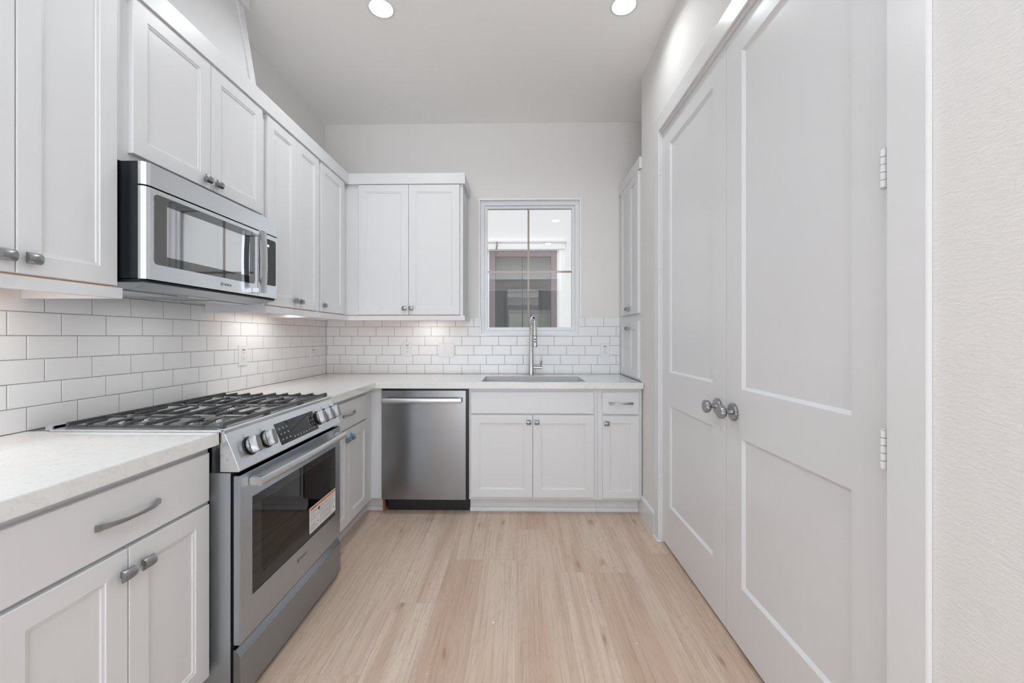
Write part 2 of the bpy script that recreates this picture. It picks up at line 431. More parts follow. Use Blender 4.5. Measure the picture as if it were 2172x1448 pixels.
# ------------------------------------------------------------------ closet doors
XD = 2.495                                   # front face of the leaves
def closet_door(name, y0, y1, pan0, pan1, label):
    z0, z1 = .018, 2.4425; th = .035; F = FR(XD + th)
    mb = MB(); rec = .0100; b = .0015
    def face(u0, u1, v0, v1): return [F(u0, v0, th), F(u1, v0, th), F(u1, v1, th), F(u0, v1, th)]
    # stiles and rails
    mb.box(y0, pan0, z0, z1, 0, th, F); mb.box(pan1, y1, z0, z1, 0, th, F)
    for a, bb in ((z0, .2545), (.8325, 1.0235), (2.3355, z1)): mb.box(pan0, pan1, a, bb, 0, th, F)
    # two recessed panels, their sticking slightly sloped
    for a, bb in ((.2545, .8325), (1.0235, 2.3355)):
        q = .011
        r0 = [F(pan0, a, th - .0005), F(pan1, a, th - .0005), F(pan1, bb, th - .0005), F(pan0, bb, th - .0005)]
        r1 = [F(pan0 + q, a + q, th - rec), F(pan1 - q, a + q, th - rec), F(pan1 - q, bb - q, th - rec), F(pan0 + q, bb - q, th - rec)]
        r2 = [F(pan0, a, .004), F(pan1, a, .004), F(pan1, bb, .004), F(pan0, bb, .004)]
        mb.rings([r2, r0, r1])
    o = mb.build(name, M['door']); struct(o, label, 'closet door'); return o
door1 = closet_door('door_1', -1.7125, -.966, -1.594, -1.0815, 'far white two-panel closet door leaf with knob at its near edge')
door2 = closet_door('door_2', -2.48355, -1.7155, -2.3465, -1.829, 'near white two-panel closet door leaf with visible hinges at its near edge')
def hinge(parent, yc, zc, near):
    mb = MB(); x = XD - .0155
    for k in range(5):
        a = zc - .044 + k * .0178
        mb.cyl((x, yc, a + .0006), (x, yc, a + .0170), .0076, n=16)
    mb.cyl((x, yc, zc - .046), (x, yc, zc - .044), .0050, n=12); mb.cyl((x, yc, zc + .045), (x, yc, zc + .047), .0050, n=12)
    mb.box(XD - .0155, XD - .0002, yc - .0015, yc + .0015, zc - .044, zc + .044)
    mb.build('hinge', M['trim'], parent, smooth=True)
for z in (2.240, 1.607, .975, .335): hinge(door1, -.9585, z, False)
for z in (2.240, 1.616, .968, .335): hinge(door2, -2.4570, z, True)
def door_knob(parent, y, z):
    sc = lambda i: 1.0 + .035 * (1 if (i % 4) < 2 else -1)
    mb = MB(); d = (-1, 0, 0); o = (XD - .0005, y, z)
    mb.lathe(o, d, [(0, .030), (0, .0335), (.008, .0335), (.011, .0315), (.011, .012)], 48, sc)
    mb.lathe((XD - .010, y, z), d, [(0, .0115), (.006, .0095), (.022, .0085), (.030, .0105)], 32)
    mb.lathe((XD - .036, y, z), d, [(0, .011), (.004, .022), (.010, .0265), (.021, .0265), (.025, .0245), (.0255, .010), (.0245, .002)], 48, sc)
    mb.build('door_knob', M['nickel'], parent, smooth=True, ang=30)
door_knob(door1, -1.6465, .9275); door_knob(door2, -1.7745, .9275)

# ------------------------------------------------------------------ tiled backsplash
TP, TR, G = .155575, .079375, .0028
def tiles(mb, F, u0, u1, v0, v1, phase, holes=()):
    rows = int((v1 - .914) / TR) + 1
    for r in range(rows):
        a, b = .914 + r * TR + G / 2, .914 + (r + 1) * TR - G / 2
        a = max(a, v0); b = min(b, v1 - .0005)
        if b - a < .004: continue
        sh = phase[r % 3]
        k = math.floor((u0 - sh) / TP)
        while sh + k * TP < u1:
            p, q = max(sh + k * TP + G / 2, u0 + .001), min(sh + (k + 1) * TP - G / 2, u1 - .0005); k += 1
            if q - p < .004: continue
            for (p2, q2, a2, b2) in clip(p, q, a, b, holes):
                if q2 - p2 < .004 or b2 - a2 < .004: continue
                bv = .0016
                def rg(i, w): return [F(p2 + i, a2 + i, w), F(q2 - i, a2 + i, w), F(q2 - i, b2 - i, w), F(p2 + i, b2 - i, w)]
                mb.rings([rg(0, -.005), rg(0, -.0014), rg(bv * .4, -.0004), rg(bv, 0)])
def clip(p, q, a, b, holes):
    out = [(p, q, a, b)]
    for (hp, hq, ha, hb) in holes:
        nw = []
        for (p, q, a, b) in out:
            if q <= hp or p >= hq or b <= ha or a >= hb: nw.append((p, q, a, b)); continue
            if p < hp: nw.append((p, hp, a, b))
            if q > hq: nw.append((hq, q, a, b))
            pp, qq = max(p, hp), min(q, hq)
            if a < ha: nw.append((pp, qq, a, ha))
            if b > hb: nw.append((pp, qq, hb, b))
        out = nw
    return out
# row 1 joints: back x = .0636+k*TP ; left y = -(.0677+k*TP); 1/3 running bond measured row by row
pb = [.0636, .0636 + .0520, .0636 + .1030]
plf = [-.0677, -.0677 - .0525, -.0677 - .1045]
T1 = thing('tile_backsplash', 'white subway tile backsplash on the back wall behind the sink', 'backsplash', (1.2, .003, .914))
mb = MB(); hole = [(wx0 + .014, wx1 - .014, wz0, 1.5)]
tiles(mb, FB(0.0), .001, 2.4835, .9155, 1.389, pb, hole); mb.build('tiles', M['tile'], T1)
mb = MB(); mb.box(.0, wx0 + .014, .0012, .0058, .9145, 1.3885); mb.box(wx1 - .014, 2.4835, .0012, .0058, .9145, 1.3885); mb.box(wx0 + .014, wx1 - .014, .0012, .0058, .9145, wz0)
mb.build('grout', M['grout'], T1)
T2 = thing('tile_backsplash', 'white subway tile backsplash on the left wall behind the range', 'backsplash', (-.003, -1.6, .914))
mb = MB(); tiles(mb, FL(0.0), -3.35, -.001, .9155, 1.389, plf)
tiles(mb, FL(0.0), -2.086, -1.328, 1.3895, 1.47, plf); mb.build('tiles', M['tile'], T2)
mb = MB(); mb.box(-.0075, -.0012, -3.35, -.0, .9145, 1.3885); mb.box(-.0075, -.0012, -2.086, -1.328, 1.3885, 1.47); mb.build('grout', M['grout'], T2)

# ------------------------------------------------------------------ kitchen window
win = MB()
def ring_frame(mb, x0, x1, z0, z1, t, ya, yb, tb=None):
    tb = tb or t
    mb.box(x0, x0 + t, ya, yb, z0, z1); mb.box(x1 - t, x1, ya, yb, z0, z1)
    mb.box(x0 + t, x1 - t, ya, yb, z1 - t, z1); mb.box(x0 + t, x1 - t, ya, yb, z0, z0 + tb)
zt = 1.3893
for a, b in ((wx0 + .001, wx0 + .0143), (wx1 - .0143, wx1 - .001)): win.box(a, b, -.001, .036, zt, wz1 - .001)
win.box(wx0 + .0143, wx1 - .0143, -.001, .036, wz1 - .0143, wz1 - .001)
for a, b in ((wx0 + .0145, wx0 + .024), (wx1 - .024, wx1 - .0145)): win.box(a, b, -.0025, .030, wz0 + .001, zt)
win.box(wx0 + .024, wx1 - .024, -.0025, .030, wz0 + .001, wz0 + .0143)
w_o = struct(win.build('window_1', M['vinylw'], bevel=.001), 'white kitchen window with four lights over the sink', 'window')
mb = MB(); ring_frame(mb, wx0 + .0145, wx1 - .0145, wz0 + .0145, wz1 - .0145, .030, .0305, .095); mb.build('window_frame', M['vinyl'], w_o, bevel=.0015)
mb = MB(); ring_frame(mb, wx0 + .045, wx1 - .045, wz0 + .045, wz1 - .045, .004, .028, .060); mb.build('glazing_bead', M['vinylw'], w_o)
mb = MB(); ring_frame(mb, wx0 + .0495, wx1 - .0495, wz0 + .0495, wz1 - .0495, .024, .048, .090); mb.build('sash', M['vinyl'], w_o, bevel=.0015)
gx0, gx1, gz0, gz1 = wx0 + .0735, wx1 - .0735, wz0 + .0735 - .010, wz1 - .0735
mb = MB(); mb.box(gx0 - .004, gx1 + .004, .066, .070, gz0 - .004, gz1 + .004); mb.build('glass', M['glass'], w_o)
mb = MB(); mb.box(1.7085, 1.7245, .072, .080, gz0 + .002, gz1 - .002); mb.box(gx0 + .002, gx1 - .002, .0715, .0795, 1.7755, 1.7915); mb.build('grille', M['tan'], w_o)

# ------------------------------------------------------------------ the neighbouring house seen through the window
NY = 3.0
nb = thing('neighbour_house', 'white house wall close outside the kitchen window', 'building', (1.7, NY, 0))
nx0, nx1, nz0, nz1 = 1.165, 2.235, .45, 2.585
mb = MB()
mb.box(-6, nx0, NY, NY + .2, -.5, 6.5); mb.box(nx1, 9, NY, NY + .2, -.5, 6.5); mb.box(nx0, nx1, NY, NY + .2, nz1, 6.5); mb.box(nx0, nx1, NY, NY + .2, -.5, nz0)
mb.build('wall', M['stucco'], nb)
mb = MB(); mb.box(nx0 - .16, nx1 + .13, NY - .03, NY, nz1 + .02, nz1 + .13); mb.box(nx0 - .18, nx1 + .15, NY - .045, NY, nz1 + .13, nz1 + .155)
mb.box(nx1 + .03, nx1 + .12, NY - .02, NY, nz0 - .1, nz1 + .02); mb.build('window_surround', M['stucco'], nb)
nw = MB(); 
def rfr(mb, x0, x1, z0, z1, t, ya, yb):
    mb.box(x0, x0 + t, ya, yb, z0, z1); mb.box(x1 - t, x1, ya, yb, z0, z1); mb.box(x0 + t, x1 - t, ya, yb, z1 - t, z1); mb.box(x0 + t, x1 - t, ya, yb, z0, z0 + t)
rfr(nw, nx0, nx1, nz0, nz1, .094, NY - .01, NY + .08); nf = nw.build('window', M['mauve'], nb, bevel=.004)
mb = MB(); mb.box(nx0 + .09, nx1 - .09, NY + .04, NY + .046, nz0 + .09, nz1 - .09); mb.build('glass', M['glassn'], nf)
mb = MB(); mb.box(1.682, 1.700, NY + .05, NY + .06, nz0 + .09, nz1 - .09); mb.box(nx0 + .09, nx1 - .09, NY + .05, NY + .06, 1.90, 1.915); mb.build('muntin', M['black'], nf)
mb = MB(); mb.box(-1.5, 4.5, NY + .2, NY + .25, -.1, 3.0); mb.box(-1.5, 4.5, NY + 3, NY + 3.1, -.1, 3); mb.box(-1.5, -1.4, NY + .2, NY + 3, -.1, 3); mb.box(4.4, 4.5, NY + .2, NY + 3, -.1, 3); mb.box(-1.5, 4.5, NY + .2, NY + 3, 2.9, 3.0); mb.box(-1.5, 4.5, NY + .2, NY + 3, -.1, 0)
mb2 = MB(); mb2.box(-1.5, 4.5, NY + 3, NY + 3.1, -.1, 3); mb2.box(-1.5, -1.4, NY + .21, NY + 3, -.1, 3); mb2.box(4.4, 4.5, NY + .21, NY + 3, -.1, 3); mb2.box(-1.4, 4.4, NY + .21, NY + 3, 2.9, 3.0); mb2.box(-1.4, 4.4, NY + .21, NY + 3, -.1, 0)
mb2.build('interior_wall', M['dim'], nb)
mb = MB(); mb.box(nx0 + .05, nx1 - .05, NY + .16, NY + .175, 2.17, nz1 - .03); mb.box(nx0 + .05, nx1 - .05, NY + .155, NY + .18, 2.15, 2.175); mb.build('sky_reflection_panel', M['skyref'], nb)  # grey sheet standing in for sky reflected in the upper pane
for a, b in ((1.47, 1.82), (1.845, 2.22)):  # solid panels standing in for house windows reflected in the neighbour glass
    t = MB(); t.box(a, b, NY + .30, NY + .42, .6, 1.60); p = t.build('reflection_panel', M['cream'], nb)
    t = MB(); t.box(a - .01, b + .01, NY + .29, NY + .43, 1.60, 1.665); t.build('reflection_rim', M['lilac'], p)
mb = MB(); x, z = 1.285, 2.60
mb.box(x - .010, x + .008, NY - .060, NY - .0505, z, z + .05); mb.box(x - .018, x + .006, NY - .060, NY - .0505, z - .004, z + .004); mb.box(x + .000, x + .014, NY - .060, NY - .0505, z + .045, z + .085); mb.box(x - .012, x + .020, NY - .060, NY - .0505, z + .100, z + .112)
mb.box(x - .004, x + .006, NY - .060, NY - .0505, z + .085, z + .100)
mb.build('paint_drip', M['brown'], nb)
struct(MB().box(-8, 10, .3, 12, -.6, -.5).build('ground_outside', M['stucco']))

# ------------------------------------------------------------------ worktops
mb = MB(); ZC0, ZC1 = .8725, .914
# L-shaped top with the sink cut-out
sx0, sx1, sy0, sy1 = 1.372, 2.102, -.575, -.188
def slabs(rects):
    for (a, b, c, d) in rects: mb.box(a, b, c, d, ZC0, ZC1)
# one watertight outline with a hole: build from a grid of cells sharing vertices
def gridtop(mb, xs, ys, inside):
    nx, ny = len(xs), len(ys); idx = {}
    def V(i, j, k):
        if (i, j, k) not in idx: idx[(i, j, k)] = len(mb.v); mb.v.append((xs[i], ys[j], (ZC0, ZC1)[k]))
        return idx[(i, j, k)]
    ok = lambda i, j: 0 <= i < nx - 1 and 0 <= j < ny - 1 and inside((xs[i] + xs[i + 1]) / 2, (ys[j] + ys[j + 1]) / 2)
    def F(*f): mb.f.append(list(f)); mb.mi.append(0)
    for i in range(nx - 1):
        for j in range(ny - 1):
            if not ok(i, j): continue
            F(V(i, j, 1), V(i + 1, j, 1), V(i + 1, j + 1, 1), V(i, j + 1, 1)); F(V(i, j, 0), V(i, j + 1, 0), V(i + 1, j + 1, 0), V(i + 1, j, 0))
            if not ok(i, j - 1): F(V(i, j, 0), V(i + 1, j, 0), V(i + 1, j, 1), V(i, j, 1))
            if not ok(i, j + 1): F(V(i, j + 1, 0), V(i, j + 1, 1), V(i + 1, j + 1, 1), V(i + 1, j + 1, 0))
            if not ok(i - 1, j): F(V(i, j, 0), V(i, j, 1), V(i, j + 1, 1), V(i, j + 1, 0))
            if not ok(i + 1, j): F(V(i + 1, j, 0), V(i + 1, j + 1, 0), V(i + 1, j + 1, 1), V(i + 1, j, 1))
CD = .648
gridtop(mb, [.001, CD + .006, sx0, sx1, 2.479], [-1.326, -CD, sy0, sy1, -.001],
        lambda x, y: (y > -CD or x < CD) and not (sx0 < x < sx1 and sy0 < y < sy1))
tag(mb.build('countertop', M['quartz'], bevel=.0018), 'L-shaped white quartz worktop with a sink cut-out, running into the far corner', 'countertop')
mb = MB(); mb.box(.001, CD, -3.33, -2.0905, ZC0, ZC1)
tag(mb.build('countertop', M['quartz'], bevel=.0018), 'near white quartz worktop left of the range', 'countertop')

# ------------------------------------------------------------------ sink, faucet
sk = thing('kitchen_sink', 'stainless undermount sink basin set in the worktop below the window', 'sink', (1.737, -.38, .65))
mb = MB(); t = .002
def rr(x0, x1, y0, y1, z, r=.02, n=5):
    o = []
    for (cx, cy, a0) in ((x1 - r, y1 - r, 0), (x0 + r, y1 - r, 90), (x0 + r, y0 + r, 180), (x1 - r, y0 + r, 270)):
        for i in range(n + 1):
            a = math.radians(a0 + 90 * i / n); o.append((cx + r * cos(a), cy + r * sin(a), z))
    return o
e = .006
mb.rings([rr(sx0 - .02, sx1 + .02, sy0 - .02, sy1 + .02, ZC0 - .003, .03), rr(sx0 - .02, sx1 + .02, sy0 - .02, sy1 + .02, ZC0 - .0008, .03),
          rr(sx0 - e, sx1 + e, sy0 - e, sy1 + e, ZC0 - .0008, .022), rr(sx0 - e + .002, sx1 + e - .002, sy0 - e + .002, sy1 + e - .002, .665, .022),
          rr(sx0 + .015, sx1 - .015, sy0 + .015, sy1 - .015, .652, .02)], cap=False)
n0 = len(rr(0, 1, 0, 1, 0)); mb.f.append([4 * n0 + i for i in range(n0)]); mb.mi.append(0)
mb.build('basin', M['steel'], sk, smooth=True, ang=50)
mb = MB(); mb.lathe((1.737, -.34, .6525), (0, 0, 1), [(0, .045), (.002, .045), (.003, .038), (.001, .030), (.001, .005)], 32); mb.build('drain', M['chrome'], sk, smooth=True)
fa = thing('faucet', 'tall chrome pull-down faucet behind the sink', 'faucet', (1.737, -.115, .914))
fx, fy = 1.7345, -.115
mb = MB(); mb.lathe((fx, fy, .9145), (0, 0, 1), [(0, .0255), (.004, .0255), (.02, .0245), (.215, .0175), (.40, .0150)], 32); mb.build('body', M['chrome'], fa, smooth=True)
mb = MB(); pts = []; rad = []
for i in range(19):
    a = pi * i / 18
    pts.append((fx + .022 * (1 - cos(a)) / 2 * 1.0, fy - .085 * (1 - cos(a)), 1.315 + .062 * sin(a)))
    rad.append(.0148)
mb.tube(pts, .0148, 20); 
hx, hy = pts[-1][0], pts[-1][1]
mb.cyl((hx, hy, 1.316), (hx + .0015, hy + .002, 1.235), .0150, .0165, 24)
mb.build('spout', M['chrome'], fa, smooth=True)
mb = MB(); mb.cyl((hx + .0015, hy + .002, 1.231), (hx + .003, hy + .004, 1.155), .0170, .0180, 24); sh = mb.build('spray_head', M['chrome'], fa, smooth=True)
MB().cyl((hx + .0015, hy + .002, 1.2345), (hx + .0015, hy + .002, 1.2305), .0155, n=24).build('seal_ring', M['black'], sh, smooth=True)
MB().cyl((hx + .003, hy + .004, 1.1545), (hx + .003, hy + .004, 1.150), .0165, n=24).build('nozzle', M['black'], sh, smooth=True)
for z in (1.207, 1.187): MB().cyl((hx + .001, hy - .012, z), (hx + .001, hy - .0195, z), .0062, n=16).build('button', M['black'], sh, smooth=True)
mb = MB(); mb.cyl((fx + .008, fy, .976), (fx + .088, fy, .976), .0125, n=24); mb.cyl((fx + .056, fy, .976), (fx + .058, fy, .976), .0129, n=24)
mb.tube([(fx + .078, fy, .985), (fx + .078, fy - .004, 1.005), (fx + .083, fy - .010, 1.034)], [.006, .0065, .008], 12); mb.build('lever', M['chrome'], fa, smooth=True)

# ------------------------------------------------------------------ base cabinets
KZ = .105
def kick(parent, F, u0, u1):
    MB().box(u0, u1, 0.0005, KZ, -.085, -.068, F).build('toe_kick', M['cab'], parent)
def shoe(parent, F, u0, u1):
    mb = MB(); w = -.068; P = [(w, .0006), (w + .018, .0006), (w + .018, .012), (w + .010, .024), (w, .028)]
    mb.rings([[F(u0, z, a) for a, z in P], [F(u1, z, a) for a, z in P]]); mb.build('shoe_moulding', M['cab'], parent)
def carcass(parent, F, depth, u0, u1, z0=KZ, z1=.872):
    mb = MB(); mb.box(u0, u1, z0, z1, -depth, 0, F); return mb.build('cabinet_body', M['cab'], parent, bevel=.0006, seg=1)
FRM = .61
# near left base
F = FL(FRM)
B = thing('base_cabinet', 'white base cabinet left of the range, with long drawer front over two doors', 'cabinet', (.3, -2.39, 0))
carcass(B, F, .608, -2.6995, -2.0915); kick(B, F, -2.6995, -2.0915)
d = slab('drawer', B, F, -2.658, -2.1085, .695, .8515); pull(d, F, -2.382, .7715, .019)
d = shaker('door', B, F, -2.3805, -2.1085, .1255, .684); knob(d, F, -2.3405, .625, .019)
d = shaker('door', B, F, -2.656, -2.3835, .1255, .684); knob(d, F, -2.4235 + .027, .625, .019)
# far left base with corner filler
B = thing('base_cabinet', 'white corner base cabinet between the range and the dishwasher', 'cabinet', (.3, -.98, 0))
mb = MB(); mb.box(-1.3265, -.61, KZ, .872, -.608, 0, F); mb.box(.0015, .681, -.6095, -.0015, KZ, .872)
mb.build('cabinet_body', M['cab'], B)
kick(B, F, -1.3265, -.525); shoe(B, F, -1.3265, -.543)
FBk = FB(FRM * -1.0)
MB().box(.542, .681, .0005, KZ, -.085, -.068, FBk).build('toe_kick', M['cab'], B); shoe(B, FBk, .560, .681)
d = slab('drawer', B, F, -1.318, -.7305, .690, .8465); pull(d, F, -1.033, .7715, .019)
d = shaker('door', B, F, -1.3175, -1.0325, .1255, .680); knob(d, F, -1.0665, .625, .019)
d2 = shaker('door', B, F, -1.0295, -.7305, .1255, .680); knob(d2, F, -.9955, .625, .019)
# sink base
F = FBk
B = thing('base_cabinet', 'wide white sink base cabinet with false drawer front and two doors', 'cabinet', (1.73, -.3, 0))
mb = MB(); mb.box(1.2905, 2.1745, KZ, .645, -.60, 0, F); mb.box(1.2905, 2.1745, .645, .872, -.018, 0, F); mb.box(1.2905, 1.305, .645, .872, -.6, -.018, F); mb.box(2.16, 2.1745, .645, .872, -.6, -.018, F)
mb.build('cabinet_body', M['cab'], B)
kick(B, F, 1.2905, 2.1745); shoe(B, F, 1.2905, 2.1745)
slab('false_drawer_front', B, F, 1.3035, 2.1465, .7005, .8485)
d = shaker('door', B, F, 1.3045, 1.7275, .1255, .6895); knob(d, F, 1.7275 - .026, .6425, .019)
d = shaker('door', B, F, 1.7305, 2.1475, .1255, .6895); knob(d, F, 1.7305 + .027, .6425, .019)
# narrow right base
B = thing('base_cabinet', 'narrow white base cabinet in the right corner with one drawer and one door', 'cabinet', (2.33, -.3, 0))
carcass(B, F, .60, 2.1755, 2.4785); kick(B, F, 2.1755, 2.4785); shoe(B, F, 2.1755, 2.4685)
d = slab('drawer', B, F, 2.205, 2.4545, .699, .8475); pull(d, F, 2.3315, .7725, .019, .165)
d = shaker('door', B, F, 2.2055, 2.4555, .1225, .6865, st=.050); knob(d, F, 2.2335, .6355, .019)

# ------------------------------------------------------------------ dishwasher
B = thing('dishwasher', 'stainless steel dishwasher with bar handle under the worktop', 'dishwasher', (.985, -.3, 0))
mb = MB(); mb.box(.684, 1.2885, -.607, -.03, .105, .8715); mb.build('tub', M['black'], B)
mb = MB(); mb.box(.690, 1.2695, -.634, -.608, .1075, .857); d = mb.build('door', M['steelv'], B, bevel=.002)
mb = MB(); mb.box(.71, 1.285, -.548, -.52, .001, .1045); mb.build('toe_panel', M['black'], B)
mb = MB(); rs = []
for i in range(13):
    t = i / 12; x = .708 + .536 * t; bow = -.672 - .005 * sin(pi * t)
    rs.append([(x, bow, .7765), (x, bow - .008, .7785), (x, bow - .010, .7860), (x, bow - .0102, .7935), (x, bow - .010, .8010), (x, bow - .008, .8085), (x, bow, .8105), (x, bow + .010, .8085), (x, bow + .010, .7785)])
mb.rings(rs); h = mb.build('handle', M['steelh'], d, smooth=True, ang=35)
for a, b in ((.712, .730), (1.222, 1.240)): MB().box(a, b, -.664, -.6345, .780, .807).build('handle_bracket', M['steelh'], d, bevel=.002)
tag(MB().box(.6835, .6870, -.600, -.545, .001, .103).build('wood_shim', M['wood']), 'raw wood edge at the foot of the dishwasher opening', 'wood shim')

# ------------------------------------------------------------------ range
RY0, RY1 = -2.086, -1.330
R = thing('gas_range', 'stainless steel slide-in gas range with five knobs and black grates', 'range', (.36, -1.708, 0))
mb = MB(); mb.box(.03, .225, RY0 + .004, RY1 - .004, .02, .905); mb.box(.225, .6445, RY0 + .004, RY1 - .004, .675, .905); mb.box(.225, .6445, RY0 + .004, RY1 - .004, .02, .355)
mb.box(.225, .6445, RY0 + .0065, -2.0, .355, .675); mb.box(.225, .6445, -1.41, RY1 - .0065, .355, .675); mb.build('body', M['steeld'], R)
for y0, y1 in ((RY0 + .001, RY0 + .006), (RY1 - .006, RY1 - .001)):
    mb = MB(); mb.box(.06, .680, y0, y1, .02, .776); mb.build('side_panel', M['steels'], R, bevel=.001)
mb = MB(); yA, yB = RY0 + .010, RY1 - .010
mb.rings([[(x, a, c), (x, b, c), (x, b, d), (x, a, d)] for (x, a, b, c, d) in ((.645, yA, yB, .03, .785), (.684, yA, yB, .03, .785), (.684, -1.99, -1.42, .365, .660), (.645, -1.99, -1.42, .365, .660))], closed=True)
mb.build('inner_frame', M['black'], R)
for z in (0,):
    for (xx, yy) in ((.1, -2.03), (.1, -1.39), (.60, -2.03), (.60, -1.39)):
        MB().cyl((xx, yy, 0.0005), (xx, yy, .02), .018, n=16).build('foot', M['black'], R, smooth=True)
# cooktop pan
mb = MB()
ct = [(.085, .9145), (.085, .921), (.11, .9225), (.125, .9165), (.625, .9165), (.640, .9225), (.658, .9225), (.663, .918), (.661, .9085), (.10, .9085)]
mb.rings([[(x, RY0 - .012, z) for x, z in ct][:0] or [(x, RY0 - .001, z) for x, z in ct], [(x, RY1 + .001, z) for x, z in ct]])
mb.mat(M['steely']) if False else None
cook = mb.build('cooktop', M['steely'], R, smooth=True, ang=25)
mb = MB()
for (a, b) in ((RY0 - .014, RY0 + .012), (RY1 - .012, RY1 + .014)):
    MB().box(.085, .660, a, b, .9147, .9215).build('cooktop_rim', M['steely'], cook, bevel=.002)
mb = MB(); mb.box(.055, .0845, RY0 + .0, RY1 - .0, .9147, .930); vent = mb.build('rear_trim', M['steely'], R, bevel=.002)
mb = MB()
for i in range(18):
    y = RY0 + .06 + i * .036; mb.box(.060, .078, y, y + .022, .9302, .9306)
mb.build('vent_slots', M['black'], vent)
# burners
for (bx, by, r) in ((.235, -1.955, .040), (.50, -1.955, .050), (.37, -1.708, .055), (.235, -1.461, .040), (.50, -1.461, .050)):
    mb = MB(); sc = lambda i: 1 + .05 * (1 if i % 2 else -1)
    mb.lathe((bx, by, .9168), (0, 0, 1), [(0, r + .018), (.002, r + .018), (.003, r + .004), (.010, r + .002), (.012, r)], 64, sc)
    bb = mb.build('burner', M['steelk'], R, smooth=True)
    mb = MB(); mb.lathe((bx, by, .9290), (0, 0, 1), [(0, r - .006), (.003, r - .004), (.005, r - .010), (.005, .002)], 32); mb.build('burner_cap', M['iron'], bb, smooth=True)
# grates
def bar(mb, x0, x1, y0, y1, z0, z1): mb.box(x0, x1, y0, y1, z0, z1)
gw = (1.345 - 2.074) / -3.0
for k in range(3):
    ya = -2.074 + k * gw + (.001 if k else 0); yb = -2.074 + (k + 1) * gw - .001
    x0, x1 = .112, .650; zl0, zl1, zt0, zt1 = .9225, .9310, .9300, .9405
    mb = MB()
    bar(mb, x0, x1, ya, ya + .011, zl0, zl1); bar(mb, x0, x1, yb - .011, yb, zl0, zl1)
    for x in (x0, x1 - .013, (x0 + x1) / 2 - .006):
        bar(mb, x, x + .013, ya, yb, zt0 - .002, zt1)
    ym = (ya + yb) / 2
    pitch = (x1 - x0 - .012) / 8; Ls = (0, .068, .094, .066, 0, .062, .090, .058, 0)
    for i in range(1, 8):
        x = x0 + i * pitch; L = Ls[i]
        if not L: continue
        P = [(ya, zl0 + .002), (ya, zt1 - .003), (ya + .004, zt1), (ya + L, zt1), (ya + L + .004, zt1 - .003), (ya + L, zt1 - .0075), (ya + .022, zt1 - .0085), (ya + .014, zl0 + .002)]
        mb.rings([[(x, y, z) for y, z in P], [(x + .010, y, z) for y, z in P]])
        P2 = [(ya + yb - y, z) for y, z in P]
        mb.rings([[(x, y, z) for y, z in P2], [(x + .010, y, z) for y, z in P2]])
    for a, b in ((x0 + .012, x0 + .09), (x0 + .175, x0 + .235), (x1 - .235, x1 - .175), (x1 - .09, x1 - .012)): bar(mb, a, b, ym - .0045, ym + .0045, zt0 + .003, zt1)
    for x in (x0, x1 - .014):
        for y in (ya, yb - .014): mb.box(x - .0012, x + .0152, y - .0006, y + .0146, .9236, zt1 - .0008)
    mb.build('grate', M['iron'], R, bevel=.0022)
# slanted control panel
PT, PB = Vector((.662, 0, .909)), Vector((.7125, 0, .783))
nrm = Vector((.929, 0, .369)); dn = (PB - PT).normalized()
def FP(u, v, w):                                # u = world y, v = distance up the slope from the bottom edge, w = outwards
    p = PB - dn * v + nrm * w; return (p.x, u, p.z)
PL = (PB - PT).length
mb = MB(); prof = [(.646, .9080), (.660, .9080), (PT.x + .001, .9065), (.7125, .7855), (.7095, .7800), (.646, .7800)]
mb.rings([[(x, RY0, z) for x, z in prof], [(x, RY1, z) for x, z in prof]]); cp = mb.build('control_panel', M['steely'], R, bevel=.0015)
mb = MB(); mb.box(-1.8365, -1.5415, .020, .108, -.0005, .0012, FP); disp = mb.build('display', M['glassk'], cp, bevel=.0004, seg=1)
mb = MB(); rnd = random.Random(3)
def tick(u, v, w_, h_): mb.box(u - w_ / 2, u + w_ / 2, v - h_ / 2, v + h_ / 2, .00125, .00145, FP)
for c, u in enumerate((-1.815, -1.79, -1.765)):
    for r in range(3):
        for q in range(2): tick(u + rnd.uniform(-.002, .002), .038 + r * .022 + q * .004, .010 - .003 * q, .0014)
for i in range(8):
    u = -1.735 + i * .023; tick(u, .034, .009, .0014)
    if i < 5: tick(u, .030, .006, .0012)
for c in range(3):
    for r in range(3): tick(-1.600 + c * .020, .052 + r * .018, .0028, .0028)
mb.build('touch_keys', M['mark'], disp)
for y in (-2.0, -1.908, -1.516, -1.442, -1.367):
    mb = MB()
    for (a, b, c, d) in ((-.0165, -.0075, .100, .1008), (-.0165, -.0075, .1088, .1096), (-.0165, -.0157, .100, .1096), (-.0083, -.0075, .100, .1096)): mb.box(y + a, y + b, c, d, .0012, .0015, FP)
    mb.build('burner_icon', M['markg'], cp)
    MB().box(y + .002, y + .008, .0105, .012, .0012, .0015, FP).build('off_mark', M['markg'], cp)
